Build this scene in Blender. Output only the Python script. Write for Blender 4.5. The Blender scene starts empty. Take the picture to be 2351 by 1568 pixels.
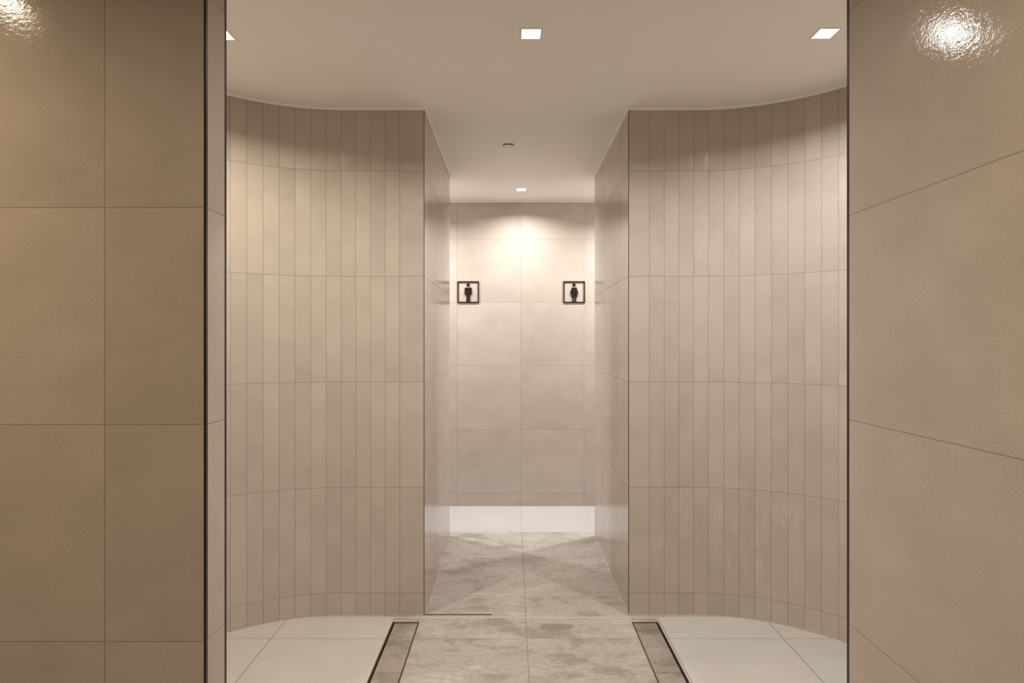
import bpy, bmesh, math
from mathutils import Vector

# ------------------------------------------------------------------ scene
SC = bpy.context.scene
COL = SC.collection
H = 2.88            # ceiling height
EYE = 1.556         # camera height
ROW0, TILE = 0.126, 0.6
STRIP = 0.0835

vs = SC.view_settings
vs.view_transform = 'Standard'
vs.look = 'None'
vs.exposure = 0.0
vs.gamma = 1.0
vs.use_curve_mapping = False
cy = SC.cycles
cy.max_bounces = 14
cy.diffuse_bounces = 9
cy.glossy_bounces = 6
cy.use_denoising = True
cy.sample_clamp_indirect = 6.0
cy.blur_glossy = 0.5
cy.caustics_reflective = False
cy.caustics_refractive = False

w = bpy.data.worlds.new('World')
SC.world = w
w.use_nodes = True
w.node_tree.nodes['Background'].inputs[0].default_value = (0, 0, 0, 1)
w.node_tree.nodes['Background'].inputs[1].default_value = 0.0

cam_d = bpy.data.cameras.new('camera')
cam_d.sensor_width = 36.0
cam_d.lens = 36.0 * 1417.0 / 2351.0
cam_d.clip_start = 0.02
cam = bpy.data.objects.new('camera', cam_d)
cam.location = (0, 0, EYE)
cam.rotation_euler = (math.pi / 2, 0, 0)
COL.objects.link(cam)
SC.camera = cam


# ------------------------------------------------------------------ node helper
class NT:
    def __init__(self, name):
        self.m = bpy.data.materials.new(name)
        self.m.use_nodes = True
        self.t = self.m.node_tree
        self.t.nodes.clear()
        self.out = self.t.nodes.new('ShaderNodeOutputMaterial')

    def n(self, typ, **kw):
        nd = self.t.nodes.new('ShaderNode' + typ)
        for k, v in kw.items():
            setattr(nd, k, v)
        return nd

    def put(self, sock, v):
        if hasattr(v, 'is_output'):
            self.t.links.new(v, sock)
        elif isinstance(v, (tuple, list)) and len(v) == 3 and sock.type == 'RGBA':
            sock.default_value = (*v, 1)
        else:
            sock.default_value = v

    def math(self, op, a, b=None, c=None, clamp=False):
        nd = self.n('Math', operation=op)
        nd.use_clamp = clamp
        self.put(nd.inputs[0], a)
        if b is not None:
            self.put(nd.inputs[1], b)
        if c is not None:
            self.put(nd.inputs[2], c)
        return nd.outputs[0]

    def maprange(self, v, a, b, c=0.0, d=1.0, smooth=False):
        nd = self.n('MapRange')
        if smooth:
            nd.interpolation_type = 'SMOOTHSTEP'
        self.put(nd.inputs[0], v)
        for i, x in enumerate((a, b, c, d)):
            self.put(nd.inputs[i + 1], x)
        return nd.outputs[0]

    def mix(self, f, a, b, blend='MIX'):
        nd = self.n('Mix', data_type='RGBA', blend_type=blend)
        self.put(nd.inputs[0], f)
        self.put(nd.inputs[6], a)
        self.put(nd.inputs[7], b)
        return nd.outputs[2]

    def noise(self, vec, scale, detail=4.0, rough=0.55, w=None):
        nd = self.n('TexNoise', noise_dimensions='4D' if w is not None else '3D')
        self.put(nd.inputs['Vector'], vec)
        if w is not None:
            self.put(nd.inputs['W'], w)
        nd.inputs['Scale'].default_value = scale
        nd.inputs['Detail'].default_value = detail
        nd.inputs['Roughness'].default_value = rough
        return nd.outputs[0]

    def xyz(self, x, y, z=0.0):
        nd = self.n('CombineXYZ')
        self.put(nd.inputs[0], x)
        self.put(nd.inputs[1], y)
        self.put(nd.inputs[2], z)
        return nd.outputs[0]

    def vmul(self, v, s):
        nd = self.n('VectorMath', operation='MULTIPLY')
        self.put(nd.inputs[0], v)
        nd.inputs[1].default_value = s
        return nd.outputs[0]

    def bsdf(self, col, rough, spec=0.5, metal=0.0, normal=None):
        b = self.n('BsdfPrincipled')
        self.put(b.inputs['Base Color'], col)
        self.put(b.inputs['Roughness'], rough)
        b.inputs['Specular IOR Level'].default_value = spec
        b.inputs['Metallic'].default_value = metal
        if normal is not None:
            self.t.links.new(normal, b.inputs['Normal'])
        self.t.links.new(b.outputs[0], self.out.inputs[0])
        return self.m


def plain(name, col, rough=0.5, spec=0.5, metal=0.0, mottling=0.04, scale=30.0):
    t = NT(name)
    tc = t.n('TexCoord').outputs['Object']
    n = t.noise(tc, scale)
    c = t.mix(n, tuple(x * (1 - mottling) for x in col), tuple(min(1, x * (1 + mottling)) for x in col))
    return t.bsdf(c, rough, spec, metal)


def tiles(name, tw, th, col_a, col_b, grout, gw=0.0022, rough=0.3, tile_var=0.05, spec=0.17,
          stain=None, spot=None, drips=False, bump=0.6, salt=0.0):
    """Stone-look tiles in a grid; the mesh UVs are metres from a grid corner."""
    t = NT(name)
    uv = t.n('TexCoord').outputs['UV']
    s = t.n('SeparateXYZ')
    t.t.links.new(uv, s.inputs[0])
    u, v = s.outputs[0], s.outputs[1]
    U, V = t.math('DIVIDE', u, tw), t.math('DIVIDE', v, th)
    iu, iv = t.math('FLOOR', U), t.math('FLOOR', V)
    fu, fv = t.math('SUBTRACT', U, iu), t.math('SUBTRACT', V, iv)
    du = t.math('MULTIPLY', t.math('MINIMUM', fu, t.math('SUBTRACT', 1.0, fu)), tw)
    dv = t.math('MULTIPLY', t.math('MINIMUM', fv, t.math('SUBTRACT', 1.0, fv)), th)
    d = t.math('MINIMUM', du, dv)
    g = t.maprange(d, gw * 0.42, gw * 0.62, 1.0, 0.0, smooth=True)          # 1 in the joint
    wn = t.n('TexWhiteNoise', noise_dimensions='3D')
    t.put(wn.inputs[0], t.xyz(iu, iv, salt))
    rnd = wn.outputs[0]
    p = t.xyz(u, v, 0.0)
    wv = t.math('MULTIPLY', rnd, 37.0)
    cloud = t.noise(t.vmul(t.xyz(u, v, wv), (1.0, 1.3, 1.0)), 4.0, 5.0, 0.55)
    cl = t.maprange(cloud, 0.25, 0.75)
    col = t.mix(cl, col_a, col_b)
    grain = t.noise(t.vmul(p, (0.55, 1.0, 1.0)), 170.0, 3.0, 0.6)
    gr = t.maprange(grain, 0.3, 0.7, 0.95, 1.05)
    br = t.maprange(rnd, 0.0, 1.0, 1.0 - tile_var, 1.0 + tile_var)
    f = t.math('MULTIPLY', gr, br)
    if stain:
        mid = t.noise(t.vmul(p, (0.6, 1.0, 1.0)), 45.0, 4.0, 0.65)
        f = t.math('MULTIPLY', f, t.maprange(mid, 0.3, 0.7, 0.84, 1.16))
    col = t.mix(1.0, col, t.xyz(f, f, f), 'MULTIPLY')
    r = t.maprange(cloud, 0.3, 0.7, rough - 0.02, rough + 0.04)
    if stain:
        dark, light = stain
        st = t.noise(t.vmul(p, (0.9, 1.7, 1.0)), 2.6, 7.0, 0.66, t.math('MULTIPLY', iv, 1.7))
        md = t.maprange(st, 0.53, 0.60)
        ml = t.maprange(st, 0.47, 0.40)
        streak = t.noise(t.vmul(p, (1.0, 2.4, 1.0)), 18.0, 6.0, 0.72)
        sk = t.maprange(streak, 0.40, 0.62)
        col = t.mix(t.math('MULTIPLY', md, 0.75), col, dark)
        col = t.mix(t.math('MULTIPLY', t.math('MULTIPLY', ml, sk), 0.8), col, light)
        col = t.mix(t.math('MULTIPLY', sk, 0.22), col, light)
        if spot:
            # one damp dark patch with a ragged outline
            (su, sv), (ru, rv) = spot[:2]
            ex = t.math('DIVIDE', t.math('SUBTRACT', u, su), ru)
            ey = t.math('DIVIDE', t.math('SUBTRACT', v, sv), rv)
            rr = t.math('ADD', t.math('MULTIPLY', ex, ex), t.math('MULTIPLY', ey, ey))
            edge = t.noise(p, 22.0, 5.0, 0.6)
            rr = t.math('ADD', rr, t.math('MULTIPLY', t.math('SUBTRACT', edge, 0.5), 3.2))
            col = t.mix(t.maprange(rr, 1.05, 0.85, 0.0, 0.8), col, dark)
    if drips:
        # pale mineral runs left by water, each a narrow vertical streak
        run = t.noise(t.vmul(p, (1.0, 0.05, 1.0)), 60.0, 2.0, 0.5)
        brk = t.noise(t.vmul(p, (1.0, 0.5, 1.0)), 9.0, 3.0, 0.6)
        a = t.maprange(run, 0.55, 0.62)
        b = t.maprange(brk, 0.46, 0.60)
        band = t.math('MULTIPLY', t.maprange(v, 0.02, 0.18), t.maprange(v, 0.75, 0.45))
        zone = t.math('MULTIPLY', t.maprange(u, 0.10, 0.25), t.maprange(u, 0.95, 0.75))
        mk = t.math('MULTIPLY', t.math('MULTIPLY', a, b), t.math('MULTIPLY', band, zone))
        col = t.mix(t.math('MULTIPLY', mk, 0.38), col, (0.72, 0.68, 0.62))
    col = t.mix(t.math('MULTIPLY', g, 0.9), col, grout)
    r = t.mix(g, t.xyz(r, r, r), (0.8, 0.8, 0.8))
    # relief: leathery tile face, joints set back
    h1 = t.noise(t.vmul(p, (0.6, 1.0, 1.0)), 95.0, 3.0, 0.6)
    h2 = t.noise(p, 320.0, 2.0, 0.5)
    hh = t.math('ADD', t.math('MULTIPLY', h1, 0.0007), t.math('MULTIPLY', h2, 0.00012))
    hh = t.math('SUBTRACT', hh, t.math('MULTIPLY', g, 0.0012))
    bp = t.n('Bump')
    bp.inputs['Strength'].default_value = bump
    bp.inputs['Distance'].default_value = 1.0
    t.put(bp.inputs['Height'], hh)
    return t.bsdf(col, r, spec, 0.0, bp.outputs[0])


WALL_A, WALL_B = (0.458, 0.404, 0.360), (0.535, 0.478, 0.430)
GROUT_W = (0.275, 0.232, 0.19)
M = {}
M['wall'] = tiles('wall_tile', TILE, TILE, WALL_A, WALL_B, GROUT_W, rough=0.075)
M['big'] = tiles('large_wall_tile', 1.2, TILE, WALL_A, WALL_B, GROUT_W, rough=0.075, tile_var=0.03, salt=4.0)
M['strip'] = tiles('strip_wall_tile', STRIP, TILE, WALL_A, WALL_B, GROUT_W, rough=0.075, tile_var=0.04, salt=2.0)
M['strip_runs'] = tiles('strip_wall_tile_with_runs', STRIP, TILE, WALL_A, WALL_B, GROUT_W, rough=0.075,
                        tile_var=0.04, drips=True, salt=3.0)
M['floor_side'] = tiles('floor_tile', TILE, TILE, (0.47, 0.45, 0.435), (0.525, 0.505, 0.49), (0.13, 0.11, 0.09), gw=0.0032,
                        rough=0.42, tile_var=0.02, bump=0.2)
M['floor_path'] = tiles('worn_floor_tile', TILE, TILE, (0.345, 0.315, 0.29), (0.40, 0.365, 0.335), (0.19, 0.16, 0.135), gw=0.0028,
                        rough=0.40, tile_var=0.03, bump=0.25,
                        stain=((0.225, 0.20, 0.175), (0.54, 0.505, 0.47)), spot=((0.158, 0.130), (0.095, 0.042)))
M['floor_back'] = tiles('back_floor_tile', TILE, TILE, (0.44, 0.43, 0.43), (0.49, 0.48, 0.48), (0.27, 0.24, 0.21),
                        rough=0.40, tile_var=0.02, bump=0.2)
M['insert'] = tiles('drain_insert_tile', 4.0, 10.0, (0.25, 0.22, 0.19), (0.315, 0.28, 0.245), (0.2, 0.17, 0.14),
                    rough=0.28, tile_var=0.06, stain=((0.15, 0.125, 0.10), (0.46, 0.42, 0.385)), bump=0.2, salt=8.0)
M['ceiling'] = plain('ceiling_paint', (0.88, 0.865, 0.845), 0.65, 0.3, mottling=0.01, scale=6)
M['bead'] = plain('white_sealant', (0.93, 0.91, 0.88), 0.5, 0.4, mottling=0.03)
M['caulk'] = plain('pale_grout', (0.52, 0.48, 0.43), 0.7, 0.3, mottling=0.12, scale=60)
M['black_metal'] = plain('black_metal', (0.010, 0.009, 0.0085), 0.30, 0.4, 0.0, mottling=0.1)
M['dark_edge'] = plain('dark_edge_metal', (0.045, 0.035, 0.028), 0.4, 0.5, 0.0, mottling=0.1)
M['sign'] = plain('sign_black', (0.009, 0.0065, 0.005), 0.5, 0.25, 0.0, mottling=0.1)
M['steel'] = plain('brushed_steel', (0.42, 0.39, 0.36), 0.35, 0.5, 0.9, mottling=0.1, scale=80)
M['gap'] = plain('drain_channel_dark', (0.030, 0.023, 0.018), 0.6, 0.3, mottling=0.2)
M['white_trim'] = plain('lamp_trim_white', (0.78, 0.75, 0.71), 0.5, 0.4, mottling=0.01)
M['plate'] = plain('sprinkler_plate', (0.72, 0.69, 0.65), 0.45, 0.4, mottling=0.02)


def emitter(name, col, strength):
    t = NT(name)
    e = t.n('Emission')
    e.inputs[0].default_value = (*col, 1)
    e.inputs[1].default_value = strength
    t.t.links.new(e.outputs[0], t.out.inputs[0])
    return t.m


# ------------------------------------------------------------------ mesh helper
class MB:
    def __init__(self):
        self.v, self.f, self.uv, self.mi = [], [], [], []

    def face(self, pts, uvs=None, mi=0):
        b = len(self.v)
        self.v += [tuple(p) for p in pts]
        self.f.append(tuple(range(b, b + len(pts))))
        self.uv.append(uvs or [(0, 0)] * len(pts))
        self.mi.append(mi)

    def vquad(self, a, b, z0, z1, u0, u1, mi=0, v0=ROW0):
        """vertical wall face from plan point a to plan point b"""
        self.face([(a[0], a[1], z0), (b[0], b[1], z0), (b[0], b[1], z1), (a[0], a[1], z1)],
                  [(u0, z0 - v0), (u1, z0 - v0), (u1, z1 - v0), (u0, z1 - v0)], mi)

    def hquad(self, x0, x1, y0, y1, z, mi=0, ou=0.0, ov=0.0, up=True):
        p = [(x0, y0, z), (x1, y0, z), (x1, y1, z), (x0, y1, z)]
        q = [(x - ou, y - ov) for x, y, _ in p]
        if not up:
            p.reverse(); q.reverse()
        self.face(p, q, mi)

    def box(self, x0, x1, y0, y1, z0, z1, mi=0, ux=0.0, uy=0.0):
        self.vquad((x0, y0), (x1, y0), z0, z1, x0 - ux, x1 - ux, mi)
        self.vquad((x1, y0), (x1, y1), z0, z1, y0 - uy, y1 - uy, mi)
        self.vquad((x1, y1), (x0, y1), z0, z1, x1 - ux, x0 - ux, mi)
        self.vquad((x0, y1), (x0, y0), z0, z1, y1 - uy, y0 - uy, mi)
        self.hquad(x0, x1, y0, y1, z1, mi, ux, uy, True)
        self.hquad(x0, x1, y0, y1, z0, mi, ux, uy, False)

    def prism(self, poly, y0, y1, mi=0):
        """outline in x,z (counter-clockwise seen from -y) given depth along y"""
        self.face([(x, y0, z) for x, z in poly], None, mi)
        self.face([(x, y1, z) for x, z in reversed(poly)], None, mi)
        n = len(poly)
        for i in range(n):
            a, b = poly[i], poly[(i + 1) % n]
            self.face([(a[0], y0, a[1]), (a[0], y1, a[1]), (b[0], y1, b[1]), (b[0], y0, b[1])], None, mi)

    def disc_stack(self, cx, cy, prof, n=32, mi=0, closed=True):
        """lathe about z; prof = [(r, z), ...]"""
        ring = [[(cx + r * math.cos(2 * math.pi * k / n), cy + r * math.sin(2 * math.pi * k / n), z)
                 for k in range(n)] for r, z in prof]
        for a, b in zip(ring, ring[1:]):
            for k in range(n):
                j = (k + 1) % n
                self.face([a[k], a[j], b[j], b[k]], None, mi)
        if closed:
            self.face(ring[0][::-1], None, mi)
            self.face(ring[-1], None, mi)

    def build(self, name, mats, parent=None, weld=True, bevel=0.0):
        me = bpy.data.meshes.new(name)
        me.from_pydata(self.v, [], self.f)
        for m in (mats if isinstance(mats, (list, tuple)) else [mats]):
            me.materials.append(m)
        lay = me.uv_layers.new(name='UVMap')
        for p, uvs, mi in zip(me.polygons, self.uv, self.mi):
            p.material_index = mi
            for li, q in zip(p.loop_indices, uvs):
                lay.data[li].uv = q
        bm = bmesh.new()
        bm.from_mesh(me)
        if weld:
            bmesh.ops.remove_doubles(bm, verts=bm.verts, dist=1e-6)
            bmesh.ops.recalc_face_normals(bm, faces=bm.faces)
        if bevel:
            bmesh.ops.bevel(bm, geom=[e for e in bm.edges if e.is_manifold and e.calc_face_angle(0) > 0.5],
                            offset=bevel, segments=2, affect='EDGES', clamp_overlap=True)
        bm.to_mesh(me)
        bm.free()
        o = bpy.data.objects.new(name, me)
        COL.objects.link(o)
        if parent:
            o.parent = parent
        return o


def structure(o, label=None):
    o['kind'] = 'structure'
    if label:
        o['label'] = label
    return o


def thing(name, label, cat, loc, group=None):
    o = bpy.data.objects.new(name, None)
    o.empty_display_size = 0.05
    o.location = loc
    o['label'] = label
    o['category'] = cat
    if group:
        o['group'] = group
    COL.objects.link(o)
    return o


# ------------------------------------------------------------------ plan of the place
XL, XR = -0.4995, 0.6625          # passage faces
YF, YE, YB = 3.511, 4.944, 5.833  # front of passage, end of passage, back wall
XC = 0.080                        # centre line
R = 0.9037
PF, PB = 1.707, 1.832             # left partition, front and rear faces
PX = -0.8475                      # left partition, free end
RX, RE = 0.991, 1.814             # right wall face and its end
X0, X1 = -3.2, 3.2                # extent of the built part
Y0 = -3.4


def curve_plan(side, xc, xs, first):
    """plan points of the strip-clad front: flat first, then bending towards the viewer"""
    s_start = abs(xs - xc)
    total = s_start + R * math.pi / 2
    s, out = 0.0, []
    marks = [0.0, first]
    while marks[-1] + STRIP < total:
        marks.append(marks[-1] + STRIP)
    marks.append(total)
    for s in marks:
        if s <= s_start:
            out.append((xc + side * s, YF))
        else:
            a = (s - s_start) / R
            out.append((xs + side * R * math.sin(a), YF - R * (1 - math.cos(a))))
    return out


CL = curve_plan(-1, XL, -0.94, 0.139)
CR = curve_plan(1, XR, 1.03, 0.120)


def niche_wall(name, curve, side, xe, ye, passage_x, strip_mat):
    mb = MB()
    for k in range(len(curve) - 1):
        mb.vquad(curve[k], curve[k + 1], 0, H, (k - 1) * STRIP, k * STRIP, 1)
    e = curve[-1]
    n = len(curve) - 2
    L = e[1] - ye
    mb.vquad(e, (e[0], ye), 0, H, n * STRIP, n * STRIP + L, 1)
    mb.vquad((e[0], ye), (xe, ye), 0, H, 0, abs(xe - e[0]), 0)
    mb.vquad((xe, ye), (xe, YE), 0, H, 0, YE - ye, 0)
    mb.vquad((xe, YE), (passage_x, YE), 0, H, xe - XC, passage_x - XC, 0)
    mb.vquad((passage_x, YE), (passage_x, YF), 0, H, YE - 3.833, YF - 3.833, 0)
    plan = curve + [(e[0], ye), (xe, ye), (xe, YE), (passage_x, YE)]
    for z in (0, H):
        mb.face([(x, y, z) for x, y in plan], None, 0)
    return structure(mb.build(name, [M['wall'], strip_mat]))


niche_wall('wall_left', CL, -1, X0, PB, XL, M['strip'])
niche_wall('wall_right', CR, 1, X1, RE + 0.012, XR, M['strip_runs'])

mb = MB(); mb.box(X0, X1, YB, YB + 0.15, 0, H, 0, XC, 0)
structure(mb.build('wall_back', M['wall']))
mb = MB(); mb.box(X0, PX - 0.0005, PF, PB, 0, H, 0, -1.1265, PF + 0.012 - 0.6)
structure(mb.build('wall_front_left', M['wall']))
mb = MB(); mb.box(RX, X1, Y0, RE + 0.011, 0, H, 0, RX, RE - 1.2)
structure(mb.build('wall_front_right', M['big']))
mb = MB(); mb.box(X0 - 0.15, X0, Y0, YB + 0.15, 0, H)
structure(mb.build('wall_far_left', M['wall']))
mb = MB(); mb.box(X1, X1 + 0.15, YE - 0.5, YB + 0.15, 0, H)
structure(mb.build('wall_far_right', M['wall']))
mb = MB(); mb.box(X0, RX + 0.5, Y0 - 0.15, Y0, 0, H)
structure(mb.build('wall_behind_viewer', M['wall']))

# ------------------------------------------------------------------ ceiling with lamp openings
OPEN = 0.080                                   # lamp opening
LAMPS = [
    # x, y, colour, power, label, group
    (0.0817, 2.655, (1.0, 0.95, 0.87), 1.0, 'square recessed ceiling downlight glowing white at top centre, in front of the passage'),
    (-1.256, 2.666, (1.0, 0.91, 0.74), 1.0, 'square recessed ceiling downlight partly hidden by the left partition edge'),
    (1.347, 2.653, (1.0, 0.955, 0.885), 1.0, 'square recessed ceiling downlight over the curved wall on the right'),
    (0.0816, 5.375, (1.0, 0.96, 0.91), 0.95, 'small square ceiling downlight at the far end, above the two restroom signs'),
    (-1.140, 5.375, (1.0, 0.965, 0.93), 2.0, 'square ceiling downlight round the left corner of the far cross passage'),
    (1.300, 5.375, (1.0, 0.965, 0.93), 2.0, 'square ceiling downlight round the right corner of the far cross passage'),
    (-1.970, 1.010, (1.0, 0.78, 0.53), 1.0, 'square ceiling downlight in the near room, left of the viewer'),
    (0.080, 0.850, (1.0, 0.80, 0.56), 0.62, 'square ceiling downlight in the near room, just ahead of the viewer'),
    (0.080, -2.450, (1.0, 0.79, 0.54), 1.05, 'square ceiling downlight in the near room, well behind the viewer'),
]
WATT, SPREAD, GLOW = 17.6, 149.5, 16.0


def cells(xs, ys, skip):
    for a, b in zip(xs, xs[1:]):
        for c, d in zip(ys, ys[1:]):
            if not skip((a + b) / 2, (c + d) / 2):
                yield a, b, c, d


h = OPEN / 2
xs = sorted({X0 - 0.15, X1 + 0.15} | {round(l[0] + s * h, 5) for l in LAMPS for s in (-1, 1)})
ys = sorted({Y0 - 0.15, YB + 0.15} | {round(l[1] + s * h, 5) for l in LAMPS for s in (-1, 1)})
in_lamp = lambda x, y: any(abs(x - l[0]) < h and abs(y - l[1]) < h for l in LAMPS)
mb = MB()
for a, b, c, d in cells(xs, ys, in_lamp):
    mb.hquad(a, b, c, d, H, up=False)
mb.hquad(xs[0], xs[-1], ys[0], ys[-1], H + 0.25, up=True)
for p, q in (((xs[0], ys[0]), (xs[-1], ys[0])), ((xs[-1], ys[0]), (xs[-1], ys[-1])),
             ((xs[-1], ys[-1]), (xs[0], ys[-1])), ((xs[0], ys[-1]), (xs[0], ys[0]))):
    mb.vquad(p, q, H, H + 0.25, 0, 1)
structure(mb.build('ceiling', M['ceiling']))


def ring(mb, r0, r1, z0, z1):
    for x0, x1, y0, y1 in ((-r1, r1, -r1, -r0), (-r1, r1, r0, r1), (-r1, -r0, -r0, r0), (r0, r1, -r0, r0)):
        mb.box(x0, x1, y0, y1, z0, z1)


def downlight_parts(root, em):
    mb = MB(); ring(mb, h - 0.0005, 0.0485, -0.0015, 0.0)
    mb.build('lamp_trim', M['white_trim'], root, weld=False)
    mb = MB()
    dep = 0.0135
    for p, q in (((-h, -h), (h, -h)), ((h, -h), (h, h)), ((h, h), (-h, h)), ((-h, h), (-h, -h))):
        mb.face([(*p, 0), (*q, 0), (*q, dep), (*p, dep)])
    mb.hquad(-h, h, -h, h, dep, up=False)
    mb.build('reflector', M['white_trim'], root, weld=False)
    mb = MB(); mb.box(-h + 0.0005, h - 0.0005, -h + 0.0005, h - 0.0005, 0.006, dep - 0.0002)
    mb.build('lamp_lens', em, root, weld=False)


for i, (x, y, c, k, lab) in enumerate(LAMPS):
    root = thing('downlight', lab, 'ceiling light', (x, y, H), 'recessed square ceiling downlights')
    downlight_parts(root, emitter('lamp_glow', c, GLOW))
    ld = bpy.data.lights.new('lamp_beam', 'AREA')
    ld.shape = 'SQUARE'
    ld.size = 0.076
    ld.energy = WATT * k
    ld.color = c
    ld.spread = math.radians(SPREAD)
    lo = bpy.data.objects.new('lamp_beam', ld)
    lo.location = (0, 0, 0.004)
    lo.parent = root
    COL.objects.link(lo)

# white sealant bead where walls meet the ceiling
def bead(name, path, off, z0, z1, mat):
    """narrow strip following a plan path, standing off the wall by off (towards the left of travel)"""
    n = len(path)
    inner, outer = [], []
    for i, (x, y) in enumerate(path):
        def nrm(a, b):
            dx, dy = b[0] - a[0], b[1] - a[1]
            l = math.hypot(dx, dy)
            return (-dy / l, dx / l)
        ns = []
        if i > 0: ns.append(nrm(path[i - 1], path[i]))
        if i < n - 1: ns.append(nrm(path[i], path[i + 1]))
        nx = sum(a for a, _ in ns); ny = sum(b for _, b in ns)
        if len(ns) == 2:
            l2 = (nx * nx + ny * ny) / 2
            nx, ny = nx / l2, ny / l2
        outer.append((x + nx * off, y + ny * off))
        inner.append((x - nx * 0.001, y - ny * 0.001))
    mb = MB()
    for i in range(n - 1):
        a, b, c, d = inner[i], inner[i + 1], outer[i + 1], outer[i]
        mb.vquad(d, c, z0, z1, 0, 1)
        mb.vquad(a, b, z0, z1, 0, 1)
        for z in (z0, z1):
            mb.face([(a[0], a[1], z), (b[0], b[1], z), (c[0], c[1], z), (d[0], d[1], z)])
    for a, d in ((inner[0], outer[0]), (inner[-1], outer[-1])):
        mb.vquad(a, d, z0, z1, 0, 1)
    return structure(mb.build(name, mat))


pl = [(CL[-1][0], PB)] + CL[::-1] + [(XL, YE), (X0, YE)]          # left block, room on the right of travel
pr = [(CR[-1][0], RE + 0.012)] + CR[::-1] + [(XR, YE), (X1, YE)]
bead('trim_1', pl, -0.007, H - 0.0095, H, M['bead'])
bead('trim_2', pr, 0.007, H - 0.0095, H, M['bead'])
bead('trim_3', [(X0, YB), (X1, YB)], -0.006, H - 0.0095, H, M['bead'])
bead('trim_4', pl, -0.003, 0.0, 0.003, M['caulk'])
bead('trim_5', pr, 0.003, 0.0, 0.003, M['caulk'])
bead('trim_6', [(X0, YB), (X1, YB)], -0.003, 0.0, 0.003, M['caulk'])

# metal edge profiles on the wall ends
def profile(name, x0, x1, y0, y1, mat, label):
    mb = MB(); mb.box(x0, x1, y0, y1, 0, H)
    return structure(mb.build(name, mat, bevel=0.0006), label)


profile('trim_7', PX - 0.0050, PX + 0.0003, PF - 0.0006, PF + 0.0120, M['black_metal'], 'black metal edge profile on near corner of the left partition')
profile('trim_8', PX - 0.0050, PX + 0.0003, PB - 0.0110, PB + 0.0005, M['black_metal'], 'black metal edge profile on rear corner of the left partition')
profile('trim_9', RX - 0.0004, RX + 0.0050, RE - 0.0005, RE + 0.0125, M['black_metal'], 'black metal edge profile on the end of the right wall')
profile('trim_10', XL - 0.0030, XL + 0.0006, YF - 0.0008, YF + 0.0045, M['dark_edge'], 'dark edge profile on left corner of the passage')
profile('trim_11', XR - 0.0006, XR + 0.0030, YF - 0.0008, YF + 0.0045, M['dark_edge'], 'dark edge profile on right corner of the passage')

# ------------------------------------------------------------------ floor with drain slots
DY0, DY1 = 1.86, 3.422
DL = (-0.6620, -0.5125)
DR = (0.6630, 0.8110)
JY = 3.4820                                     # joint across the passage mouth
xs = sorted({X0 - 0.15, X1 + 0.15, DL[0], DL[1], DR[0], DR[1]})
ys = sorted({Y0 - 0.15, YB + 0.15, DY0, DY1, JY - 0.006, JY + 0.006, 5.033})
slot = lambda x, y: DY0 < y < DY1 and (DL[0] < x < DL[1] or DR[0] < x < DR[1])
mb = MB()
for a, b, c, d in cells(xs, ys, slot):
    mx, my = (a + b) / 2, (c + d) / 2
    if my > 5.033:
        mb.hquad(a, b, c, d, 0, 2, XC, 3.233)
    elif mx < DL[0] and my < YF:
        mb.hquad(a, b, c, d, 0, 0, DL[0] - 0.0, 3.233)
    elif mx > DR[1] and my < YF:
        mb.hquad(a, b, c, d, 0, 0, DR[1] + 0.01, 3.233)
    elif abs(my - JY) < 0.006:
        mb.hquad(a, b, c, d, 0, 3)
    else:
        mb.hquad(a, b, c, d, 0, 1, XC - 0.002, 3.233)
for x0, x1 in (DL, DR):                          # sides and bottom of the slots
    for p, q in (((x0, DY0), (x1, DY0)), ((x1, DY0), (x1, DY1)), ((x1, DY1), (x0, DY1)), ((x0, DY1), (x0, DY0))):
        mb.vquad(p, q, -0.08, 0, 0, 1, 3)
    mb.hquad(x0, x1, DY0, DY1, -0.08, 3)
mb.hquad(xs[0], xs[-1], ys[0], ys[-1], -0.2, 3, up=False)
structure(mb.build('floor', [M['floor_side'], M['floor_path'], M['floor_back'], M['caulk']]))


def drain(x0, x1, outer, label):
    cx = (x0 + x1) / 2
    root = thing('linear_drain', label, 'floor drain', (cx, DY1, 0), 'linear drains either side of the path')
    X = lambda x: x - cx
    Y = lambda y: y - DY1
    e = 0.0005
    # channel lining
    mb = MB()
    mb.box(X(x0 + e), X(x1 - e), Y(DY0 + e), Y(DY1 - e), -0.078, -0.040)
    mb.build('channel', M['gap'], root, weld=False)
    # steel rim, a thin upright blade on all four sides
    mb = MB()
    t = 0.0034
    for a, b, c, d in ((x0 + e, x0 + t, DY0 + e, DY1 - e), (x1 - t, x1 - e, DY0 + e, DY1 - e),
                       (x0 + t, x1 - t, DY0 + e, DY0 + t), (x0 + t, x1 - t, DY1 - t, DY1 - e)):
        mb.box(X(a), X(b), Y(c), Y(d), -0.040, 0.0015)
    mb.build('rim', M['steel'], root, weld=False)
    go, gi = 0.0105, 0.0058
    a, b = (x0 + t + go, x1 - t - gi) if outer < 0 else (x0 + t + gi, x1 - t - go)
    yy = DY1 - t - 0.0045
    first = True
    while yy > DY0 + 0.05:
        yn = max(2.898 if first else yy - 0.6, DY0 + 0.01)
        mb = MB(); mb.box(X(a), X(b), Y(yn + 0.0012), Y(yy), -0.040, -0.0015, 0, -1.5 - 0.7 * outer, -2.5 - yn * 0.37)
        mb.build('tile_insert', M['insert'], root, bevel=0.0012)
        yy, first = yn, False


drain(*DL, -1, 'long tile-topped floor drain with black gap left of the central path')
drain(*DR, 1, 'long tile-topped floor drain with black gap right of the central path')

# dark strip painting the tile lip shadow along the joint, left half of the mouth
mb = MB(); mb.box(XL + 0.002, -0.114, 3.510, 3.519, -0.01, 0.0012)
structure(mb.build('trim_12', M['gap']), 'dark strip painted for the tile lip shadow along the floor joint at left of the passage mouth')

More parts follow.
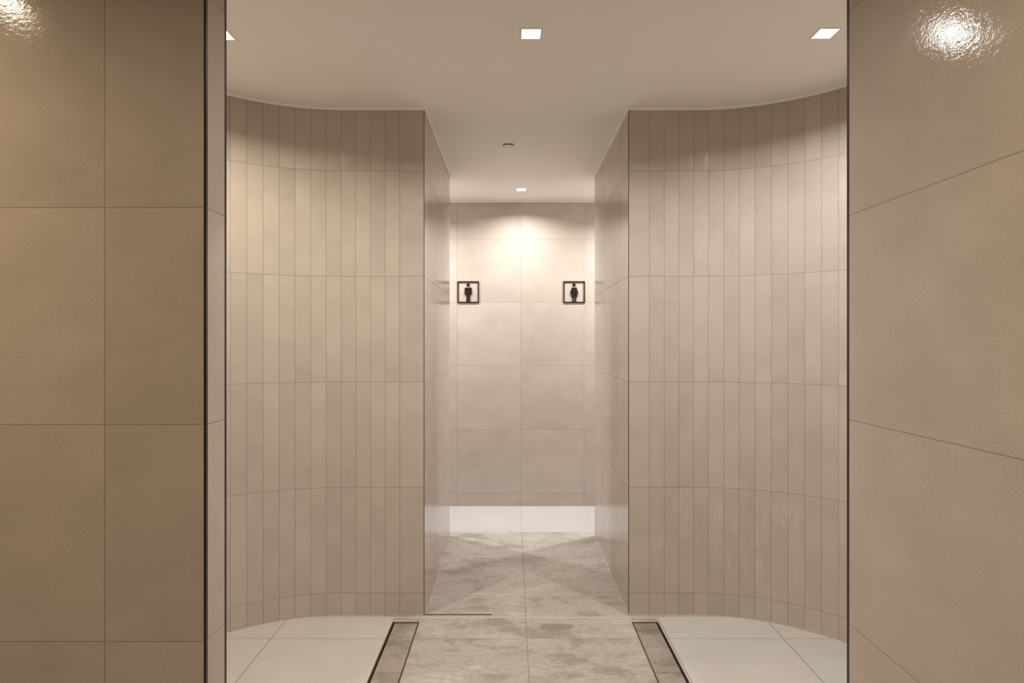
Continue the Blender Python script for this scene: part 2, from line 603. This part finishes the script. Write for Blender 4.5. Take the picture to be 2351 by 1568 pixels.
# ------------------------------------------------------------------ sprinkler cover
root = thing('ceiling_sprinkler', 'small round white sprinkler cover plate on the ceiling above the passage', 'sprinkler', (-0.025, 4.169, H))
mb = MB(); mb.disc_stack(0, 0, [(0.0385, -0.0085), (0.0405, -0.0078), (0.0405, -0.0060), (0.036, -0.0056)], 40)
mb.build('cover_plate', M['plate'], root)
mb = MB(); mb.disc_stack(0, 0, [(0.034, -0.0056), (0.034, 0.0)], 40)  # coloured dark to paint in the shadow gap above the plate
mb.build('shadow_gap_collar', M['dark_edge'], root)

# ------------------------------------------------------------------ signs
PX2M = 0.2017 / 1170.0
MAN = [(925, 482), (1230, 482), (1252, 490), (1265, 510), (1268, 540), (1268, 850), (1258, 878), (1233, 888), (1208, 878),
       (1198, 850), (1198, 610), (1176, 610), (1176, 1268), (1102, 1268), (1102, 940), (1060, 940), (1060, 1268),
       (985, 1268), (985, 610), (962, 610), (962, 850), (952, 878), (926, 888), (899, 878), (888, 850), (888, 540),
       (892, 510), (905, 490)]
WOMAN = [(978, 482), (1190, 482), (1208, 490), (1220, 508), (1308, 795), (1308, 825), (1290, 843), (1267, 838), (1252, 815),
         (1194, 640), (1178, 650), (1258, 955), (1255, 980), (1235, 992), (1184, 1002), (1184, 1268), (1120, 1268), (1120, 990),
         (1056, 990), (1056, 1268), (990, 1268), (990, 1002), (935, 992), (916, 980), (914, 955), (988, 650), (972, 640),
         (920, 815), (905, 838), (882, 843), (865, 825), (866, 795), (944, 508), (958, 490)]


def sign(x, figure, label):
    z = EYE + (784 - 670.5) / 242.9
    root = thing('restroom_sign', label, 'sign', (x, YB, z), 'framed restroom signs')
    T = 0.0085
    P = lambda p: ((p[0] - 1076) * PX2M, (720 - p[1]) * PX2M)
    r1, r0 = 590 * PX2M, 534 * PX2M
    mb = MB()
    for a, b, c, d in ((-r1, r1, r0, r1), (-r1, r1, -r1, -r0), (-r1, -r0, -r0, r0), (r0, r1, -r0, r0)):
        mb.box(a, b, -T, 0, c, d)
    mb.build('frame', M['sign'], root, weld=False)
    mb = MB(); mb.prism([P(p) for p in figure][::-1], -T, 0)
    mb.build('figure_body', M['sign'], root)
    mb = MB()
    n = 28
    mb.prism([P((1074 + 80 * math.cos(2 * math.pi * k / n), 330 - 92 * math.sin(2 * math.pi * k / n))) for k in range(n)], -T, 0)
    mb.build('figure_head', M['sign'], root)


sign(-0.4140, MAN, 'black framed sign with a standing man pictogram on the back wall')
sign(0.5865, WOMAN, 'black framed sign with a woman in a skirt pictogram on the back wall')
